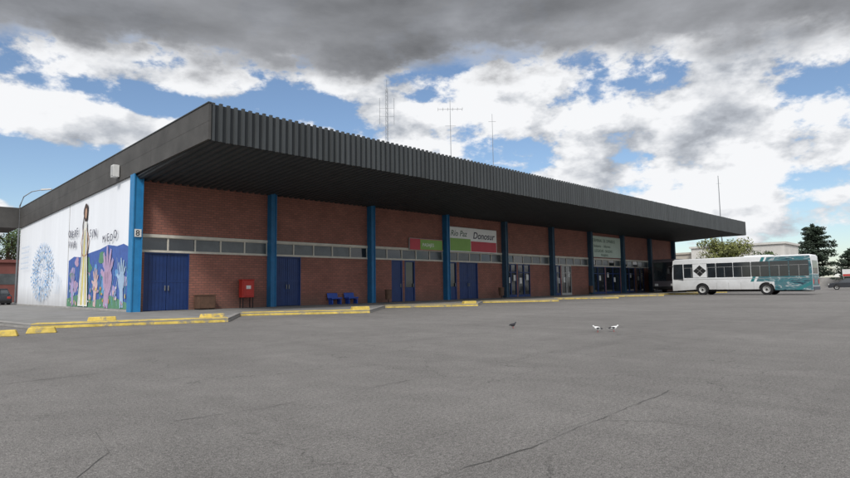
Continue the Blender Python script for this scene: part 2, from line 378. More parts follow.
for i in range(NB+1):
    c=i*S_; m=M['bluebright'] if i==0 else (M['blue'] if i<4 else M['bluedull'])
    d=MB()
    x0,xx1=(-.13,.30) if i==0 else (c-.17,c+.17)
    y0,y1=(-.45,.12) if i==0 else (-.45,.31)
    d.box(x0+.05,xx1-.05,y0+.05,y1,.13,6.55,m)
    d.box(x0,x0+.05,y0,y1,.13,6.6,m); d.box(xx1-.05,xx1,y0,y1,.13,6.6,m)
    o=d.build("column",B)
nb=MB(); nb.box(-.06,.24,-.48,-.455,3.62,3.98,M['poster']); npl=nb.build("number_plate",B); text("bay_number","8",.38,(-.02,-.486,3.67),M['black'],parent=npl)
fl=MB(); fl.box(-.42,-.14,1.75,2.15,6.75,7.35,M['poster']); fl.box(-.44,-.42,1.78,2.12,6.8,7.3,M['frame']); o=fl.build("floodlight",B,bevel=.02)

# ---------------- mural on side wall
pm={}
def pc(n,c): 
    if n not in pm: pm[n]=mat("mural_"+n,c,.8,.16,2.5,wear=.72)
    return pm[n]
mu=MB()
lay=[0]
def MP(pts,m,x=None):
    lay[0]+=1; xx=-.004-.00045*lay[0] if x is None else x
    mu.face([(xx,p[0],p[1]) for p in pts],m)
def blob(cy,cz,ry,rz,m,n=20,wob=0,a0=0):
    MP([(cy+ry*(1+wob*math.sin(3*t+a0)+wob*.6*math.sin(5*t+a0))*math.cos(t),cz+rz*(1+wob*math.sin(3*t+a0)+wob*.6*math.sin(5*t+a0))*math.sin(t)) for t in [2*math.pi*k/n for k in range(n)]],m)
def stroke(pts,w,m,taper=.5):
    pts=[V(p) for p in pts]
    Lp=[];Rp=[]
    for i,p in enumerate(pts):
        d=(pts[min(i+1,len(pts)-1)]-pts[max(i-1,0)]).normalized(); n=V((-d.y,d.x)); ww=w*(taper if i in(0,len(pts)-1) else 1)/2
        Lp.append(p+n*ww);Rp.append(p-n*ww)
    MP(Lp+Rp[::-1],m)
violet=pc("deep_blue",(.06,.12,.36)); sky_b=pc("blue",(.12,.29,.54)); lilac=pc("lilac",(.36,.30,.50)); pb=pc("pale_blue",(.33,.45,.60)); mauve=pc("mauve",(.42,.29,.42)); aqua=pc("aqua",(.10,.33,.38))
yel=pc("ochre",(.58,.50,.16)); grn=pc("green",(.10,.24,.14)); pnk=pc("pale_pink",(.58,.42,.42)); brn=pc("brown",(.06,.04,.035)); blk=pc("dark_line",(.05,.05,.08)); wht=pc("offwhite",(.72,.72,.68)); ora=pc("orange",(.58,.28,.10)); skn=pc("skin",(.46,.29,.20))
MP([(.14,.25),(11.4,.25),(11.4,3.0),(10.2,3.2),(8.8,3.1),(7.0,3.25),(5,3.35),(3.6,3.5),(2.2,3.35),(1.2,3.4),(.14,3.15)],violet)
rr=random.Random(5)
for k in range(34):
    y=rr.uniform(.7,11.0); z=rr.uniform(.6,2.9); blob(y,z,rr.uniform(.25,.6),rr.uniform(.18,.4),rr.choice([sky_b,aqua,lilac,grn,violet,mauve]),14,.14,k)
MP([(.14,.25),(11.4,.25),(11.4,.7),(9,.95),(6,.6),(3,.9),(.14,.5)],grn)
for k in range(16):
    y=.6+k*.68; stroke([(y,.4),(y+.2,1.2),(y-.15,1.9),(y+.15,2.5+.3*math.sin(k))],.07,rr.choice([pb,grn,aqua,sky_b]))
def hand(y0,h,cm,sc_=1.0,lean=0,fw_=1.0):
    stroke([(y0-lean,.3),(y0-lean*.5,h*.40),(y0,h*.62)],.55*sc_,cm,.95)
    blob(y0,h*.72,.5*sc_,.5*sc_,cm,18,.03)
    for f in range(5):
        an=math.radians(90+(-66,-27,-5,17,40)[f]); ln=(.50,.72,.82,.74,.56)[f]*sc_
        c_,s_=math.cos(an),math.sin(an); r0=.36*sc_
        stroke([(y0+r0*c_,h*.73+r0*s_),(y0+(r0+ln*.6)*c_,h*.73+(r0+ln*.6)*s_),(y0+(r0+ln)*c_*.97,h*.73+(r0+ln)*s_)],.2*sc_*fw_,cm,.65)
hand(10.3,1.9,lilac,.8,.2); hand(5.6,1.9,pnk,.85,-.1); hand(1.3,2.2,pb,.95,.1)
hand(3.5,2.3,lilac,1.5,-.2,1.18); hand(3.5,2.3,mauve,1.3,-.2,1.0)
for k in range(4): stroke([(3.2+k*.22,1.5),(3.25+k*.2,1.8),(3.2+k*.23,2.1)],.04,blk)
for k in range(46):
    y=rr.uniform(.5,11.2); z=rr.uniform(.35,1.3)
    blob(y,z,rr.uniform(.05,.13),rr.uniform(.05,.13),rr.choice([yel,pnk,ora,wht,pb,mauve]),7,.15,k)
def sl_(p): return (7.85+(p[0]-7.85)*.8,p[1])
MP([sl_(p) for p in [(9.1,.3),(6.6,.3),(6.75,1.6),(7.0,3.0),(7.2,4.2),(7.35,5.0),(7.7,5.15),(8.05,5.0),(8.35,4.0),(8.6,2.8),(8.9,1.4)]],wht)
MP([(8.25,.35),(7.9,.35),(7.75,2.2),(7.68,4.2),(7.8,4.8),(7.95,4.0),(8.08,2.2)],yel)
MP([sl_(p) for p in [(7.3,.35),(6.95,.35),(7.1,1.8),(7.3,3.2),(7.45,3.2),(7.4,1.8)]],yel)
blob(7.78,5.62,.40,.52,brn,18,.09,1); blob(7.72,5.56,.20,.30,skn,16); stroke([(8.0,5.6),(8.25,4.9),(8.15,4.1)],.22,brn)
stroke([(7.5,4.7),(7.05,4.0),(7.3,3.2),(7.75,3.1)],.15,skn); stroke([(8.1,4.7),(8.5,3.9),(8.2,3.2),(7.8,3.1)],.15,skn)
for y in (7.15,7.55,8.3,8.6): stroke([(y,.4),(y+.05,1.6),(7.8+(y-7.8)*.5,3.4),(7.8+(y-7.8)*.35,4.6)],.035,blk)
stroke([sl_(p) for p in [(6.6,.3),(6.75,1.6),(7.0,3.0),(7.2,4.2),(7.35,5.0)]],.045,blk); stroke([sl_(p) for p in [(9.1,.3),(8.9,1.4),(8.6,2.8),(8.35,4.0),(8.05,5.0)]],.045,blk)
def sc(pts,m=sky_b,w=.12): stroke(pts,w,m)
lb=pc("light_blue",(.40,.54,.70))
# round leafy line drawing
cy,cz=18.2,2.5
for k in range(20):
    an=2*math.pi*k/20; ry,rz=2.9,1.75
    p0=(cy+.5*math.cos(an),cz+.4*math.sin(an)); p1=(cy+ry*.6*math.cos(an+.12),cz+rz*.6*math.sin(an+.12)); p2=(cy+ry*math.cos(an),cz+rz*math.sin(an))
    sc([p0,p1,p2],(sky_b,lb,pb)[k%3],.06)
    for f_ in (.55,.8,1.0):
        q=(cy+ry*f_*math.cos(an+.1),cz+rz*f_*math.sin(an+.1))
        for s_ in (-1,1):
            a2=an+s_*.8; sc([q,(q[0]+.28*math.cos(a2),q[1]+.22*math.sin(a2)),(q[0]+.5*math.cos(a2-s_*.3),q[1]+.38*math.sin(a2-s_*.3))],(lb,pb,sky_b)[(k+int(f_*10))%3],.13)
prev=None
for k in range(29):
    t=k/28*2*math.pi; q=(cy+.75*math.cos(t),cz+.55*math.sin(t))
    if prev: sc([prev,((prev[0]+q[0])/2,(prev[1]+q[1])/2),q],sky_b,.06)
    prev=q
sc([(cy,1.9),(cy+.1,1.2),(cy,.5)],sky_b,.12)
for k in range(6): sc([(14.4-k*.3,1.0),(14.2-k*.3,1.8+.3*math.sin(k*2)),(14.5-k*.3,2.6-.1*k)],pb if k%2 else lb,.06)
for r in range(5): 
    for k in range(8): sc([(25.2-k*.36,4.5-r*.4),(25.05-k*.36,4.62-r*.4),(24.9-k*.36,4.48-r*.4)],sky_b,.04)
mural=mu.build("mural",side,recalc=False)
def letters(word,size,y0,z0,adv,seed):
    rn=random.Random(seed)
    y=y0
    for ch in word:
        text("mural_lettering",ch,size*rn.uniform(.9,1.12),(-.1,y,z0+rn.uniform(-.07,.07)),blk,'side',side,sx=rn.uniform(.9,1.1),shear=rn.uniform(-.12,.12)); y-=adv*(.5 if ch=='I' else 1)
letters("QUERE",.60,11.3,4.4,.47,1); letters("VIVIR",.54,11.2,3.7,.44,2); letters("SIN",.66,6.7,4.1,.5,3); letters("MIEDO",.56,4.3,3.7,.52,4)

# ---------------- signs
def sign(name,x0,x1,z0,z1,m,label,y=-.16):
    d=MB(); d.box(x0,x1,y,y+.1,z0,z1,m); d.box(x0-.03,x1+.03,y+.02,y+.12,z0-.03,z1+.03,M['frame'])
    o=d.build(name); tag(o,label,"sign"); return o
sg_w=mat("sign_white",(.78,.79,.77),.5,.05,2); sg_g=mat("sign_green",(.22,.40,.09),.5,.06,2); sg_r=mat("sign_red",(.48,.05,.07),.5,.06,2); sg_pg=mat("sign_pale_green",(.50,.60,.52),.6,.08,2); sg_t=mat("sign_dark_green",(.03,.10,.06),.5,.1,2)
s1=sign("shop_sign",22.0,27.7,3.75,5.6,sg_w,"white shop fascia board with green and red panels and script lettering")
for (pa,pb_,pz,pmm) in ((22.05,24.4,4.75,sg_g),(24.45,27.65,4.6,sg_r)):
    p=MB(); p.box(pa,pb_,-.17,-.161,3.8,pz,pmm); p.build("colour_panel",s1)
text("sign_lettering","Río Paz",.62,(22.1,-.165,4.93),sg_t,parent=s1,shear=.2); text("sign_lettering","Donosur",.74,(24.7,-.165,4.82),blk,parent=s1,bold=.008,shear=.2)
s2=sign("shop_sign",17.9,21.2,3.72,4.5,sg_r,"narrow red and green shop board above the blue doors")
p=MB(); p.box(18.9,21.17,-.17,-.161,3.75,4.47,sg_g); p.build("colour_panel",s2)
text("sign_lettering","PASAJES",.34,(19.1,-.175,3.98),sg_w,parent=s2)
s3=sign("terminal_sign",43.4,49.9,3.95,6.1,sg_pg,"pale green terminal name board above the glass entrance")
for (t_,sz,xx_,zz_) in (("TERMINAL DE OMNIBUS",.46,43.65,5.5),("Boletería  -  Informes",.42,43.9,4.95),("LLEGADAS - SALIDAS",.42,44.0,4.45),("PASAJEROS",.32,45.4,4.05)):
    text("sign_lettering",t_,sz,(xx_,-.165,zz_),sg_t,parent=s3)

# ---------------- small street furniture
def cabinet(x):
    o=empty("fire_cabinet",(x,-.40,.13),"red metal fire cabinet on short legs beside the brick wall","fire cabinet")
    d=MB(); d.box(-.34,.34,-.2,.2,.55,1.46,M['red']); d.box(-.37,.37,-.23,.23,1.46,1.51,M['red']); d.build("body",o,bevel=.02)
    d=MB(); d.box(-.28,.28,-.225,-.202,.62,1.40,M['red']); d.box(-.13,.13,-.235,-.226,1.0,1.18,M['poster']); d.build("door",o,bevel=.01)
    for sx in (-.30,.26):
        d=MB(); d.box(sx,sx+.04,-.18,-.14,0,.55,M['black']); d.box(sx,sx+.04,.14,.18,0,.55,M['black']); d.build("leg",o)
cabinet(5.6)
def bin_(x,y):
    o=empty("wooden_chest",(x,y,.13),"low solid brown wooden chest standing by the blue door","chest")
    d=MB(); d.box(-.44,.44,-.28,.28,.06,.68,M['wood']); d.box(-.40,-.34,-.295,-.281,.06,.68,M['wood']); d.box(.34,.40,-.295,-.281,.06,.68,M['wood']); d.build("chest_body",o,bevel=.01)
    d=MB(); d.box(-.47,.47,-.31,.31,.69,.75,M['wood']); d.build("lid",o,bevel=.01)
    for sx in (-.4,.34):
        d=MB(); d.box(sx,sx+.06,-.26,.26,0,.058,M['black']); d.build("foot",o)
bin_(3.35,-.40)
def bench(x,n=1):
    o=empty("blue_seat",(x,-.4,.13),"blue metal waiting seat against the brick wall","seat",group="blue seats along the wall")
    bl=M['seatblue']
    d=MB(); d.hexa([(-.38,-.22,.32),(.38,-.22,.32),(.38,.2,.28),(-.38,.2,.28),(-.38,-.22,.42),(.38,-.22,.42),(.38,.2,.38),(-.38,.2,.38)],bl); d.build("seat",o,bevel=.02)
    d=MB(); d.hexa([(-.38,.2,.36),(.38,.2,.36),(.38,.26,.36),(-.38,.26,.36),(-.38,.28,.68),(.38,.28,.68),(.38,.33,.68),(-.38,.33,.68)],bl); d.build("backrest",o,bevel=.02)
    for sx in (-.34,.28):
        d=MB(); d.box(sx,sx+.06,-.2,.18,0,.28,bl); d.build("leg",o)
for x in (11.35,12.6): bench(x)
def litter(x,y):
    o=empty("litter_bin",(x,y,.13),"small dark litter bin beside a blue column","litter bin",group="litter bins on the platform")
    d=MB(); d.lathe([(0,.2),(.2,.2),(.24,.85),(.22,.85),(.18,.3),(0,.3)],(0,0,0),(0,0,1),M['wood'],14); d.build("bin_body",o,smooth=True)
    d=MB(); d.tube([(0,0,0),(0,0,.25)],.03,M['black']); d.build("post",o)
for p in ((15.2,-.9),(27.2,-.9),(41.5,-1)): litter(*p)

# ---------------- masts
def mast(x,y,z0,z1,kind):
    o=empty("radio_mast",(x,y,z0),{"lattice":"slender lattice radio mast with small aerials on the roof","yagi":"thin pole mast with horizontal antenna arms on the roof","pole":"thin plain aerial pole rising behind the roof"}[kind],"antenna mast")
    h=z1-z0; d=MB()
    if kind=="lattice":
        r=.13; P=[(r*math.cos(a),r*math.sin(a)) for a in (0,2.09,4.19)]
        for p in P: d.tube([(p[0],p[1],0),(p[0],p[1],h*.93)],.014,M['steel'],5)
        n=int(h*.93/.4)
        for k in range(n):
            for j in range(3):
                a=P[j];b=P[(j+1)%3]; d.tube([(a[0],a[1],k*.4),(b[0],b[1],(k+1)*.4)],.008,M['steel'],4)
        d.tube([(0,0,h*.9),(0,0,h)],.018,M['steel'],5)
    else:
        d.tube([(0,0,0),(0,0,h*.5),(0,0,h)],[.045,.035,.02] if z0>1 else [.12,.09,.05],M['steel'],6)
    d.build("pole",o)
    a=MB()
    if kind=="lattice":
        for zz in (h*.72,h*.78): a.tube([(-.5,.45,zz),(.5,-.45,zz)],.012,M['steel'],5); 
        for s in (-1,1): a.tube([(s*.5,-s*.45,h*.66),(s*.5,-s*.45,h*.86)],.018,M['steel'],5)
    elif kind=="yagi":
        a.tube([(-.9,.9,h*.92),(.9,-.9,h*.92)],.02,M['steel'],5); a.tube([(-.4,.4,h*.78),(.4,-.4,h*.78)],.015,M['steel'],5)
        for k in range(6):
            t=-.9+k*.36; a.tube([(t+.3,-t+.3,h*.92+.0),(t-.3,-t-.3,h*.92)],.012,M['steel'],4); a.tube([(t,-t,h*.92-.2),(t,-t,h*.92+.2)],.012,M['steel'],4)
    else: a.tube([(-.3,.3,h*.93),(.3,-.3,h*.93)],.015,M['steel'],4)
    a.build("aerial",o)
mast(24.8,10,7.9,20.5,"lattice"); mast(33.6,10,7.9,20.6,"yagi"); mast(40.7,10,7.9,20.6,"pole")
mast(100,4.6,0,20.5,"pole")

# ---------------- bus
def arch_sil(x0,x1,zb_,arches,r,top):
    pts=[(x0,zb_)]
    for c in arches:
        for k in range(0,13):
            t=math.pi-math.pi*k/12; z=.5+r*math.sin(t)
            pts.append((c+r*math.cos(t),max(z,zb_)))
    pts.append((x1,zb_)); return pts+top
def wheel(parent,c,R,w,side):
    t=MB(); s=side
    t.lathe([(R*.55,-w/2),(R*.93,-w/2),(R,-w/2+.04),(R,w/2-.04),(R*.93,w/2),(R*.6,w/2)],c,(0,s,0),M['black'],28); 
    wo=t.build("wheel",parent,smooth=True)
    r=MB(); rm=M['rimw']
    r.lathe([(0,w/2-.06),(R*.12,w/2-.06),(R*.2,w/2-.09),(R*.3,w/2-.13),(R*.52,w/2-.06),(R*.6,w/2-.01),(R*.62,w/2-.005)],c,(0,s,0),rm,20); r.build("rim",wo,smooth=True)
    h=MB(); h.lathe([(0,w/2+.01),(R*.14,w/2),(R*.16,w/2-.1)],c,(0,s,0),M['black'],12); h.build("hub",wo,smooth=True)
M['rimw']=mat("pale_wheel_rim",(.38,.38,.37),.5,.15,8)
M['buswhite']=mat("bus_white_paint",(.66,.67,.67),.35,.08,1.2,spec=.5,dirt=.9)
def wrap_mat():
    m,nt,b=nt_mat("patterned_teal_wrap"); N=nt.nodes; L=nt.links
    g=N.new("ShaderNodeNewGeometry"); n1=N.new("ShaderNodeTexNoise"); n1.inputs["Scale"].default_value=2.6; n1.inputs["Detail"].default_value=4; n1.inputs["Distortion"].default_value=1.6
    mp=N.new("ShaderNodeMapping"); mp.inputs["Rotation"].default_value=(.7,0,0); mp.inputs["Scale"].default_value=(1,.5,1.6); L.new(g.outputs["Position"],mp.inputs[0]); L.new(mp.outputs[0],n1.inputs["Vector"])
    r=N.new("ShaderNodeValToRGB"); e=r.color_ramp.elements; e[0].position=.36; e[0].color=(.02,.04,.06,1); e[1].position=.62; e[1].color=(.36,.39,.40,1)
    for p,c in ((.40,(.04,.13,.16,1)),(.46,(.03,.17,.19,1)),(.50,(.09,.13,.15,1)),(.56,(.05,.17,.19,1)),(.60,(.06,.16,.18,1))): q=e.new(p); q.color=c
    L.new(n1.outputs["Fac"],r.inputs[0]); L.new(r.outputs[0],b.inputs["Base Color"]); b.inputs["Roughness"].default_value=.35
    return m
M['bteal']=wrap_mat(); M['bteal2']=mat("bus_teal_paint",(.03,.17,.18),.3,.1,2); M['bdark']=mat("bus_dark_paint",(.03,.05,.08),.3,.1,2)
def bus(loc,rz,label,bodym,livery=True,L=11.2,H=3.35,fw=2.95,rw=-2.25,coach=False):
    o=empty("city_bus" if not coach else "coach",loc,label,"bus",rz)
    hl=L/2; W2=1.25
    sil=arch_sil(-hl,hl,.38,[rw,fw],.6,[(hl+.02,1.2),(hl,2.1),(hl-.10,H-.12),(hl-.3,H),(-hl+.15,H),(-hl+.02,H-.12),(-hl,2.2)])
    bm=bmesh.new(); vs=[bm.verts.new((x,-W2,z)) for x,z in sil]; f=bm.faces.new(vs)
    r=bmesh.ops.extrude_face_region(bm,geom=[f]); 
    for e in r['geom']:
        if isinstance(e,bmesh.types.BMVert): e.co.y=W2
    bmesh.ops.recalc_face_normals(bm,faces=bm.faces)
    ed=[e for e in bm.edges if abs(e.verts[0].co.y-e.verts[1].co.y)<1e-4 and min(e.verts[0].co.z,e.verts[1].co.z)>H-.5 and (e.verts[0].co.z>H-.2 or e.verts[1].co.z>H-.2)]
    bmesh.ops.bevel(bm,geom=ed,offset=.08,segments=4,profile=.6,affect='EDGES',clamp_overlap=True)
    me=bpy.data.meshes.new("body"); bm.to_mesh(me); bm.free(); me.materials.append(bodym); 
    me.polygons.foreach_set("use_smooth",[True]*len(me.polygons)); me.set_sharp_from_angle(angle=math.radians(35))
    b=bpy.data.objects.new("body",me); COL.objects.link(b); b.parent=o
    for c in (rw,fw):
        for s in (1,-1): wheel(o,(c,s*(W2-.17),.5),.5,.3,s)
    u=MB(); u.box(-hl+.3,hl-.3,-.9,.9,.3,.45,M['black']); u.build("underbody",o)
    z0,z1=(1.58,2.88) if not coach else (1.5,2.9)
    n=7; xa=-hl+.2; xb=hl-1.05; ww=(xb-xa)/n
    for s in (1,-1):
        for k in range(n):
            d=MB(); p=xa+k*ww+.018;q=xa+(k+1)*ww-.018; y=s*(W2+.006)
            c=.05
            pts=[(p+c,z0),(q-c,z0),(q,z0+c),(q,z1-c),(q-c,z1),(p+c,z1),(p,z1-c),(p,z0+c)]
            d.face([(a,y,z) for a,z in pts],M['glass']);
            w=d.build("window",o,recalc=False)
            fr=MB(); ya,yb=sorted((y,y+s*.008)); fr.box(p+.04,q-.04,ya,yb,z1-.38,z1-.36,M['frame']); fr.box((p+q)/2-.012,(p+q)/2+.012,ya,yb,z0+.03,z1-.385,M['frame']); fr.build("window_bar",w)
        d=MB(); y=s*(W2+.006); d.face([(hl-1.0,y,z0-.25),(hl-.08,y,z0-.1),(hl-.14,y,z1),(hl-1.0,y,z1)],M['glass']); d.build("driver_window",o,recalc=False)
        d=MB(); ya,yb=sorted((s*(W2+.002),s*(W2+.012)))
        d.box(-hl+.2,hl-.1,ya,yb,1.42,1.45,M['frame'])
        for xx_ in (-1.3,-.3,.7,1.7): d.box(xx_,xx_+.02,ya,yb,.5,1.1,M['frame'])
        d.build("side_trim",o)
    d=MB(); d.face([(hl+.035,-1.1,1.25),(hl+.035,1.1,1.25),(hl+.012,1.1,2.1),(hl+.012,-1.1,2.1)],M['glass']); d.face([(hl+.012,-1.1,2.1),(hl+.012,1.1,2.1),(hl-.055,1.05,H-.35),(hl-.055,-1.05,H-.35)],M['glass']); d.build("windscreen",o)
    d=MB(); d.face([(-hl-.008,-1.0,1.75),(-hl-.008,1.0,1.75),(-hl-.008,1.0,2.2),(-hl-.008,-1.0,2.2)],M['glass']); d.face([(-hl-.008,-1.0,2.2),(-hl-.008,1.0,2.2),(-hl+.002,.95,2.85),(-hl+.002,-.95,2.85)],M['glass']); d.build("rear_window",o)
    for s in (1,-1):
        d=MB(); d.box(hl-.02,hl+.05,s*.85-.18,s*.85+.18,.7,.95,M['poster']); d.build("headlight",o,bevel=.02)
        d=MB(); d.box(-hl-.03,-hl+.02,s*1.0-.1,s*1.0+.1,.9,1.3,M['red']); d.build("tail_light",o,bevel=.01)
        d=MB(); d.tube([(hl-.2,s*1.2,2.7),(hl+.25,s*1.45,2.7),(hl+.3,s*1.45,2.5)],.025,M['black'],6); d.box(hl+.22,hl+.33,s*1.45-.12,s*1.45+.12,2.05,2.5,M['black']); d.build("mirror",o)
    for (xa_,xb_,za_,zb2,mm) in ((-hl-.06,-hl+.05,.42,.7,M['bdark']),(hl-.05,hl+.07,.4,.65,M['black'])):
        d=MB(); d.box(xa_,xb_,-1.2,1.2,za_,zb2,mm); d.build("bumper",o,bevel=.03)
    if livery:
        for s in (1,-1):
            lv=MB(); em=MB()
            y=s*(W2+.003); y2=s*(W2+.0045); y3=s*(W2+.018); y4=s*(W2+.0165)
            lv.face([(-hl+.01,y,.42),(rw-.62,y,.42),(rw-.62,y,1.15),(-1.5,y,1.15),(-2.4,y,3.24),(-hl+.1,y,3.24),(-hl+.01,y,2.2)],M['bteal'])
            lv.face([(-hl+.01,y2,.9),(-hl+.9,y2,.42),(-hl+1.3,y2,.42),(-hl+.01,y2,1.2)],M['bteal2'])
            lv.face([(-1.3,y2,1.15),(-1.05,y2,1.15),(-2.0,y2,3.24),(-2.25,y2,3.24)],M['bteal2'])
            c=3.1
            em.face([(c-.62,y4,1.60),(c+.62,y4,1.60),(c+.62,y4,2.86),(c-.62,y4,2.86)],M['buswhite'])
            for (dx,dz) in ((0,.27),(0,-.27),(-.29,0),(.29,0)):
                em.face([(c+dx-.28,y3,2.21+dz),(c+dx,y3,2.21+dz-.26),(c+dx+.28,y3,2.21+dz),(c+dx,y3,2.21+dz+.26)],M['black'])
            lv.build("livery_panel",o,recalc=False); em.build("side_emblem",o,recalc=False)
        d=MB(); d.box(-2.5,-.5,-.7,.7,H-.05,H+.12,M['buswhite']); d.build("roof_hatch",o,bevel=.04)
        d=MB(); d.face([(-hl-.004,-1.2,.75),(-hl-.004,1.2,.75),(-hl-.004,1.2,1.7),(-hl-.004,-1.2,1.7)],M['bteal']); d.build("rear_panel",o)
    return o
bus((47.05,-12.8,0),math.pi/2,"white city bus with patterned teal rear and dark side emblem",M['buswhite'])
M['coachbody']=mat("coach_dark_paint",(.10,.09,.10),.35,.1,2)
bus((58.2,-3.85,.13),math.pi,"dark coach waiting under the canopy beside the wall",M['coachbody'],livery=False,L=12.0,H=3.6,fw=3.3,rw=-3.0,coach=True)

# ---------------- cars
def car(loc,rz,paint,label):
    o=empty("parked_car",loc,label,"car",rz,"parked cars")
    sil=[(-2.1,.25)]
    for c in (-1.3,1.3):
        for k in range(0,11):
            t=math.pi-math.pi*k/10; sil.append((c+.36*math.cos(t),max(.25,.3+.36*math.sin(t))))
    sil+=[(2.1,.25),(2.12,.6),(1.95,.82),(1.1,.93),(-1.75,.98),(-2.1,.85),(-2.14,.6)]
    bm=bmesh.new(); vs=[bm.verts.new((x,-.82,z)) for x,z in sil]; f=bm.faces.new(vs)
    r=bmesh.ops.extrude_face_region(bm,geom=[f])
    for e in r['geom']:
        if isinstance(e,bmesh.types.BMVert): e.co.y=.82
    bmesh.ops.recalc_face_normals(bm,faces=bm.faces)
    ed=[e for e in bm.edges if abs(e.verts[0].co.y-e.verts[1].co.y)<1e-4 and min(e.verts[0].co.z,e.verts[1].co.z)>.55]
    bmesh.ops.bevel(bm,geom=ed,offset=.07,segments=3,affect='EDGES')
    me=bpy.data.meshes.new("body"); bm.to_mesh(me); bm.free(); me.materials.append(paint); me.polygons.foreach_set("use_smooth",[True]*len(me.polygons)); me.set_sharp_from_angle(angle=math.radians(35))
    b=bpy.data.objects.new("body",me); COL.objects.link(b); b.parent=o
    d=MB(); d.hexa([(-1.75,-.76,.9),(1.1,-.76,.9),(1.1,.76,.9),(-1.75,.76,.9),(-1.35,-.6,1.4),(.3,-.6,1.4),(.3,.6,1.4),(-1.35,.6,1.4)],M['glass']); d.build("window",o)
    d=MB(); d.hexa([(-1.4,-.62,1.4),(.35,-.62,1.4),(.35,.62,1.4),(-1.4,.62,1.4),(-1.25,-.55,1.46),(.2,-.55,1.46),(.2,.55,1.46),(-1.25,.55,1.46)],paint)
    for s in (-1,1):
        for (xa,xb) in ((-1.75,-1.35),(-.4,-.45),(1.1,.3)):
            d.hexa([(xa-.04,s*.765,.92),(xa+.05,s*.765,.92),(xa+.05,s*.75,.92),(xa-.04,s*.75,.92),(xb-.04,s*.61,1.42),(xb+.05,s*.61,1.42),(xb+.05,s*.59,1.42),(xb-.04,s*.59,1.42)],paint)
    d.build("roof",o)
    for c in (-1.3,1.3):
        for s in (1,-1): wheel(o,(c,s*.72,.31),.31,.2,s)
    for s in (1,-1):
        d=MB(); d.box(2.05,2.12,s*.6-.14,s*.6+.14,.6,.74,M['poster']); d.build("headlight",o,bevel=.02)
        d=MB(); d.box(-2.15,-2.1,s*.62-.12,s*.62+.12,.62,.8,M['red']); d.build("tail_light",o,bevel=.02)
    for (a_,b_) in ((2.08,2.17),(-2.18,-2.1)):
        d=MB(); d.box(a_,b_,-.75,.75,.3,.48,M['black']); d.build("bumper",o,bevel=.02)
    return o
P1=mat("car_dark_paint",(.02,.022,.028),.25,.1,2,spec=.6); P2=mat("car_grey_paint",(.12,.12,.13),.3,.08,2,metal=.4)
car((-1.0,30.2,0),math.pi/2,P1,"dark hatchback parked beyond the white mural wall")
car((78.5,-16.3,0),math.radians(100),P1,"dark hatchback parked behind the white bus")
car((92,-22.8,0),math.radians(100),P2,"grey hatchback parked near the low wall")

# ---------------- birds
def bird(x,y,rz,white,lab):
    o=empty("pigeon",(x,y,0),lab,"bird",rz,"birds standing on the asphalt"); o.scale=(.78,)*3
    m=MB(); main=M['bird_w'] if white else M['bird_k']
    prof=[(-.17,.09,.008,.004),(-.11,.10,.03,.012),(-.05,.105,.052,.045),(.0,.11,.06,.055),(.05,.118,.052,.05),(.085,.135,.034,.036),(.10,.155,.024,.026),(.115,.178,.026,.027),(.135,.182,.018,.02),(.15,.178,.005,.006)]
    seg=12
    for (x_,z_,ry,rz_) in prof:
        for q in range(seg):
            t=2*math.pi*q/seg; m.v.append((x_,ry*math.cos(t),z_+rz_*math.sin(t)))
    ki=m.k(main)
    for j in range(len(prof)-1):
        for q in range(seg):
            q2=(q+1)%seg; m.f.append((j*seg+q,j*seg+q2,(j+1)*seg+q2,(j+1)*seg+q)); m.mi.append(ki)
    m.build("body",o,smooth=True)
    for s in (1,-1):
        w=MB()
        w.face([(.06,s*.058,.135),(.0,s*.066,.15),(-.1,s*.045,.13),(-.17,s*.015,.10),(-.08,s*.05,.09),(.02,s*.066,.095)],M['bird_k'])
        w.build("wing",o)
    b=MB(); b.tube([(.148,0,.178),(.175,0,.17)],[.006,.001],M['bird_k'],6); b.build("beak",o)
    for s in (1,-1):
        l=MB(); l.tube([(0,s*.02,.07),(.005,s*.022,.035),(0,s*.024,.004)],.0045,M['red'],6)
        for a in (-.4,0,.4): l.tube([(0,s*.024,.005),(.03*math.cos(a),s*.024+.03*math.sin(a),.004)],.003,M['red'],5)
        l.build("leg",o)
bird(3.22,-21.83,2.2,True,"white pigeon with dark wings standing on asphalt")
bird(3.55,-22.05,-1.1,True,"white pigeon with dark wings standing on asphalt")
bird(3.15,-19.48,-.2,False,"dark pigeon standing alone on asphalt")

# ---------------- trees
def leafmat(n,c):
    m,nt,b=nt_mat(n); N=nt.nodes;L=nt.links
    oi=N.new("ShaderNodeNewGeometry"); n_=N.new("ShaderNodeTexNoise"); n_.inputs["Scale"].default_value=1.1; n_.inputs["Detail"].default_value=5; L.new(oi.outputs["Position"],n_.inputs["Vector"])
    mr=N.new("ShaderNodeMapRange"); mr.inputs[1].default_value=.3; mr.inputs[2].default_value=.7; mr.inputs[3].default_value=.5; mr.inputs[4].default_value=1.5; L.new(n_.outputs["Fac"],mr.inputs[0])
    s=N.new("ShaderNodeVectorMath"); s.operation='SCALE'; s.inputs[0].default_value=c; L.new(mr.outputs[0],s.inputs["Scale"]); L.new(s.outputs[0],b.inputs["Base Color"]); b.inputs["Roughness"].default_value=.7
    return m
LF=leafmat("yellow_green_leaves",(.12,.13,.03)); LD=leafmat("dark_conifer_needles",(.024,.04,.022)); LG=leafmat("green_leaves",(.05,.08,.02))
M['bark']=mat("bark",(.07,.05,.035),.9,.3,6,.5,20)
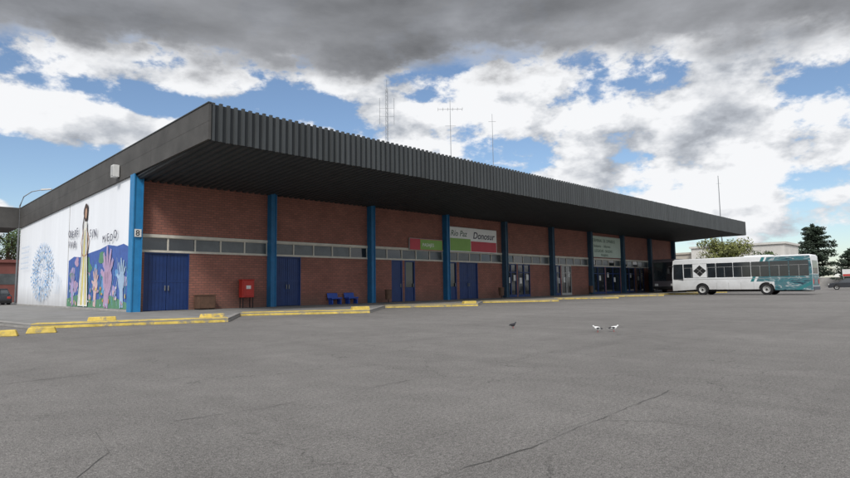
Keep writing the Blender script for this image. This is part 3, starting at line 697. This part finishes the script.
def tree(x,y,h,r,lm,label,conifer=False,seed=1,n=2600,name="leafy_tree",ls=1.0):
    rnd=random.Random(seed)
    o=empty(name,(x,y,0),label,"tree")
    t=MB(); t.tube([(0,0,0),(.05,0,h*.3),(0,.05,h*.6),(.03,0,h*.92)],[h*.025,h*.02,h*.013,h*.004],M['bark'],8)
    clumps=[]
    if conifer:
        nl=11
        for k in range(nl):
            z=h*(.20+.76*k/nl)+rnd.uniform(-.2,.2); rr=r*(1-(k/nl))**.55+.35; na=6
            for a in range(na):
                an=a*2*math.pi/na+k*.7+rnd.uniform(-.35,.35); e=rr*rnd.uniform(.5,1.15)
                t.tube([(0,0,z),(e*.6*math.cos(an),e*.6*math.sin(an),z+.2),(e*math.cos(an),e*math.sin(an),z+.1*e)],[.06,.04,.015],M['bark'],5)
                for q in (.25,.55,.8,1.0): clumps.append((e*q*math.cos(an),e*q*math.sin(an),z+.15*q,.21*r*(1.2-q*.4),.65))
        clumps+=[(0,0,h*.95,.4,1.2)]*3
    else:
        for k in range(22):
            an=rnd.uniform(0,6.28); e=r*rnd.uniform(.3,.95); z=h*rnd.uniform(.40,.88)
            t.tube([(0,0,h*.35),(e*.5*math.cos(an),e*.5*math.sin(an),z*.8),(e*math.cos(an),e*math.sin(an),z)],[.1,.06,.02],M['bark'],5)
            clumps.append((e*math.cos(an),e*math.sin(an),z,r*rnd.uniform(.25,.42),.8)); clumps.append((e*.5*math.cos(an),e*.5*math.sin(an),z*.92,r*.28,.8))
    t.build("trunk",o,smooth=True)
    c=MB()
    for k in range(n):
        cx,cy,cz,cr,fl=rnd.choice(clumps)
        d=V((rnd.gauss(0,1),rnd.gauss(0,1),rnd.gauss(0,1))).normalized()*cr*rnd.random()**.4; d.z*=fl
        p=V((cx,cy,cz))+d; a=V((rnd.gauss(0,1),rnd.gauss(0,1),rnd.gauss(0,1))).normalized(); b=a.orthogonal().normalized(); s=rnd.uniform(.10,.22)*ls
        c.face([p+a*s,p+b*s*.6,p-a*s,p-b*s*.6],lm)
    c.build("crown",o,recalc=False)
tree(87,0.6,8.8,3.6,LF,"yellow-green leafy tree behind the white bus",seed=3,n=6000)
tree(90,-4.2,6.4,2.4,LG,"small green leafy tree behind the white bus",seed=5,n=3000)
tree(136,-2.8,13.8,4.5,LD,"tall dark conifer beyond the parked cars",True,4,11000,"conifer_tree",1.4)
tree(128,-10.0,7.5,2.6,LD,"low dark conifer beyond the parked cars",True,9,5000,"conifer_tree",1.2)
tree(4,60,10.5,4.0,LG,"green leafy tree seen below the rear canopy",seed=11,n=4500)
tree(-5,66,9.5,4.0,LG,"green leafy tree seen below the rear canopy",seed=12,n=4500)
tree(150,-16,6.5,3.5,LG,"distant green leafy tree near the horizon",seed=13,n=3000)

# ---------------- background buildings
def shed(x0,x1,y0,y1,h,wm,label,wins=6,name="background_building",rm=None):
    o=empty(name,((x0+x1)/2,(y0+y1)/2,0),label,"building")
    cx,cy=(x0+x1)/2,(y0+y1)/2
    d=MB(); d.box(x0-cx,x1-cx,y0-cy,y1-cy,0,h,wm); d.build("wall",o)
    d=MB(); d.box(x0-cx-.25,x1-cx+.25,y0-cy-.25,y1-cy+.25,h,h+.35,rm or wm); d.build("roof",o)
    n=wins; w=(y1-y0)/n
    for k in range(n):
        d=MB(); a=y0-cy+k*w+w*.25; d.box(x0-cx-.03,x0-cx,a,a+w*.5,h*.45,h*.75,M['glassgrey']); d.build("window",o)
    n=max(2,int((x1-x0)/4)); w=(x1-x0)/n
    for k in range(n):
        d=MB(); a=x0-cx+k*w+w*.25; d.box(a,a+w*.5,y0-cy-.03,y0-cy,h*.45,h*.72,M['glassgrey']); d.build("window",o)
Wb=mat("off_white_render",(.56,.54,.50),.8,.12,.5); Rb=mat("maroon_wall",(.17,.06,.05),.8,.15,.8); Bb=mat("beige_wall",(.42,.38,.32),.8,.1,.5)
shed(100,110,-5,10,7.5,Wb,"long off-white flat-roofed hall behind the bus",6)
shed(102,110,10.3,24,6.6,Bb,"beige flat-roofed annex behind the bus",4)
shed(-16,22,52,60,4.6,Rb,"low maroon house seen beyond the rear canopy",5)
shed(138,150,-34,-8,3.6,Bb,"low beige building beyond the car park",6)
shed(150,170,-60,-36,4.5,Wb,"low off-white building beyond the car park",6)
d=MB(); d.box(132,132.3,-60,-3,0,1.9,M['concrete']); 
for k in range(14): d.box(131.85,132.45,-60+k*4,-59.6+k*4,0,2.2,M['concrete'])
o=d.build("boundary_wall"); tag(o,"low grey concrete boundary wall behind the parked cars","wall")
o=empty("roadside_board",(98,-13.6,0),"small pale board with red band on two posts","sign")
d=MB(); d.box(-.08,.08,-.7,.7,1.8,2.9,M['poster']); d.box(-.1,-.081,-.65,.65,1.85,2.15,M['red']); d.build("panel",o)
for s in (-1,1):
    d=MB(); d.tube([(0,s*.6,0),(0,s*.6,1.8)],.06,M['steel']); d.build("post",o)
o=empty("street_lamp",(1.3,36.0,0),"curved arm street lamp rising behind the rear canopy","street lamp")
d=MB(); d.tube([(0,0,0),(0,0,6),(0,0,9.3),(.25,-.15,10.2),(.8,-.5,10.7),(1.5,-.9,10.9)],[.1,.08,.06,.05,.045,.04],M['steel']); d.build("pole",o,smooth=True)
d=MB(); d.hexa([(1.4,-.98,10.83),(2.2,-1.45,10.95),(2.3,-1.25,10.95),(1.5,-.75,10.83),(1.45,-.95,11.01),(2.2,-1.4,11.07),(2.25,-1.28,11.07),(1.5,-.8,11.01)],M['frame']); d.build("lamp_head",o,bevel=.02)
# ---------------------------------------------------------------- world
w=bpy.data.worlds.new("World"); SC.world=w; w.use_nodes=True
nt=w.node_tree; N=nt.nodes; L=nt.links; N.clear()
def Mth(op,a,b=None,c=None,cl=False):
    r=N.new("ShaderNodeMath"); r.operation=op; r.use_clamp=cl
    for i,x in enumerate((a,b,c)):
        if x is None: continue
        if isinstance(x,(int,float)): r.inputs[i].default_value=x
        else: L.new(x,r.inputs[i])
    return r.outputs[0]
def MR(x,a,b,c,d,sm=True):
    r=N.new("ShaderNodeMapRange"); r.interpolation_type='SMOOTHSTEP' if sm else 'LINEAR'
    for i,q in enumerate((a,b,c,d)): r.inputs[1+i].default_value=q
    L.new(x,r.inputs[0]); return r.outputs[0]
tc=N.new("ShaderNodeTexCoord"); D=tc.outputs["Generated"]
sp=N.new("ShaderNodeSeparateXYZ"); L.new(D,sp.inputs[0])
az=Mth('MULTIPLY',Mth('ARCTAN2',sp.outputs[1],sp.outputs[0]),57.2958)
el=Mth('MULTIPLY',Mth('ARCSINE',sp.outputs[2]),57.2958)
def gauss(a,e,sa,se):
    x=Mth('DIVIDE',Mth('SUBTRACT',az,a),sa); y=Mth('DIVIDE',Mth('SUBTRACT',el,e),se)
    s=Mth('ADD',Mth('MULTIPLY',x,x),Mth('MULTIPLY',y,y)); return Mth('EXPONENT',Mth('MULTIPLY',s,-1))
def fbm(off,scale,det=10,ro=.58,zs=2.3,dist=.0):
    mp=N.new("ShaderNodeMapping"); mp.inputs["Scale"].default_value=(1,1,zs); mp.inputs["Location"].default_value=off; L.new(D,mp.inputs[0])
    n=N.new("ShaderNodeTexNoise"); n.inputs["Scale"].default_value=scale; n.inputs["Detail"].default_value=det; n.inputs["Roughness"].default_value=ro; n.inputs["Distortion"].default_value=dist; L.new(mp.outputs[0],n.inputs["Vector"])
    return n.outputs["Fac"]
f1=fbm((3.1,1.7,.4),6.0,9,.60,1.8); f2=fbm((3.1-.035,1.7+.01,.4+.055),6.0,5,.58,1.8); lo=fbm((7,2,5),3.0,5,.52,3.0)
fv=Mth('MULTIPLY_ADD',Mth('SUBTRACT',f1,.5),1.25,.5)
dens=Mth('ADD',fv,.09)
def sub(g,k):
    global dens; dens=Mth('SUBTRACT',dens,Mth('MULTIPLY',g,k))
def add(g,k):
    global dens; dens=Mth('ADD',dens,Mth('MULTIPLY',g,k))
sub(gauss(80,10.5,13,3.4),.26); sub(gauss(73,17.2,8,1.4),.20); sub(gauss(56,18.4,7,1.5),.14); sub(gauss(35,14.5,7,3.4),.17); sub(gauss(21.5,20,3.5,1.8),.14); sub(gauss(9,8.5,5,1.6),.18); sub(gauss(24,3.5,12,1.4),.10)
add(gauss(70,14.2,10,1.5),.24); add(gauss(84,16.5,4,1.6),.20); add(gauss(82,6.8,8,1.2),.20); add(gauss(17,14,8,5),.17); add(gauss(46,17,6,4),.16); add(gauss(27,10,5,3),.14)
cum=MR(dens,.49,.595,0,1)
bk=Mth('ADD',el,Mth('MULTIPLY',Mth('SUBTRACT',lo,.5),12)); bk=Mth('ADD',bk,Mth('MULTIPLY',Mth('SUBTRACT',f1,.5),12)); bk=Mth('SUBTRACT',bk,Mth('MULTIPLY',gauss(34,20,22,60),3.2))
bank=MR(bk,18.0,21.8,0,1)
emb=Mth('MULTIPLY',Mth('SUBTRACT',f1,f2),3.4)
core=MR(dens,.64,1.0,0,.40)
br=Mth('SUBTRACT',Mth('ADD',.93,emb),core,cl=True)
cr=N.new("ShaderNodeValToRGB"); cr.color_ramp.elements[0].position=0; cr.color_ramp.elements[0].color=(.24,.26,.30,1)
cr.color_ramp.elements[1].position=1; cr.color_ramp.elements[1].color=(.93,.94,.96,1)
e=cr.color_ramp.elements.new(.5); e.color=(.50,.53,.58,1)
L.new(br,cr.inputs[0])
lo2=fbm((1,9,2),3.4,7,.54,3.2)
bb=Mth('ADD',MR(lo2,.30,.70,.14,.36,False),MR(bk,18,25,.16,0))
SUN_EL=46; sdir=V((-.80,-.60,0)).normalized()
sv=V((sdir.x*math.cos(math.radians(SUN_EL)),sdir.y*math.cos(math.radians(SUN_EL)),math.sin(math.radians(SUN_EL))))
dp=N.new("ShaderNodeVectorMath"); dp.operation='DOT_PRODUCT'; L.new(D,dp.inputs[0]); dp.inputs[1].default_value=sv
fill_glow=Mth('ADD',MR(dp.outputs["Value"],.1,1.0,0,1.3),MR(el,32,60,0,.35))  # unseen cloud brightness around the sun and overhead, added to light the scene
bb=Mth('ADD',bb,fill_glow)
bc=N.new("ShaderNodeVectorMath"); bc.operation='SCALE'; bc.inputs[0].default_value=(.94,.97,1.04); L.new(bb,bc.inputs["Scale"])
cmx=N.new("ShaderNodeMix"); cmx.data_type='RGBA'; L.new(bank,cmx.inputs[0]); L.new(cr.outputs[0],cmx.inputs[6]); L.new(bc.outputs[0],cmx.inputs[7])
mask=Mth('MAXIMUM',Mth('MULTIPLY',cum,MR(el,-2,3,.45,1)),Mth('MULTIPLY',bank,.98))
sky=N.new("ShaderNodeTexSky"); sky.sky_type='NISHITA'; sky.sun_disc=False
sky.sun_elevation=math.radians(SUN_EL); sky.sun_rotation=math.atan2(sdir.x,sdir.y)
sky.air_density=1.0; sky.dust_density=.6; sky.ozone_density=2.6
b1=N.new("ShaderNodeBackground"); b1.inputs[1].default_value=.13; L.new(sky.outputs[0],b1.inputs[0])
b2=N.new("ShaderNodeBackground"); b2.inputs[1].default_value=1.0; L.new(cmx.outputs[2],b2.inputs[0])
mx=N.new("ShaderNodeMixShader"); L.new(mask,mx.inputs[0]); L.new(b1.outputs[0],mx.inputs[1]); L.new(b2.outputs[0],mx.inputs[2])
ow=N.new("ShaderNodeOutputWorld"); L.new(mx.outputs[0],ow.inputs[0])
sl=bpy.data.lights.new("sun",'SUN'); sl.energy=2.5; sl.angle=math.radians(11); sl.color=(1,.96,.9)
so_=bpy.data.objects.new("sun",sl); COL.objects.link(so_)
so_.rotation_euler=sv.to_track_quat('Z','Y').to_euler()
# camera
cam=bpy.data.cameras.new("camera"); co=bpy.data.objects.new("camera",cam); COL.objects.link(co)
cam.sensor_width=36; cam.lens=558.5/850*36; cam.clip_end=4000; cam.clip_start=.05
R=Matrix(((0.70588,-0.0506,-0.70652),(-0.70818,-0.07044,-0.70251),(-0.01422,0.99623,-0.08556)))
co.matrix_world=Matrix.Translation(V((-8.85,-28.23,1.10)))@R.to_4x4()
SC.camera=co
SC.view_settings.view_transform='Standard'; SC.view_settings.look='None'; SC.view_settings.exposure=0
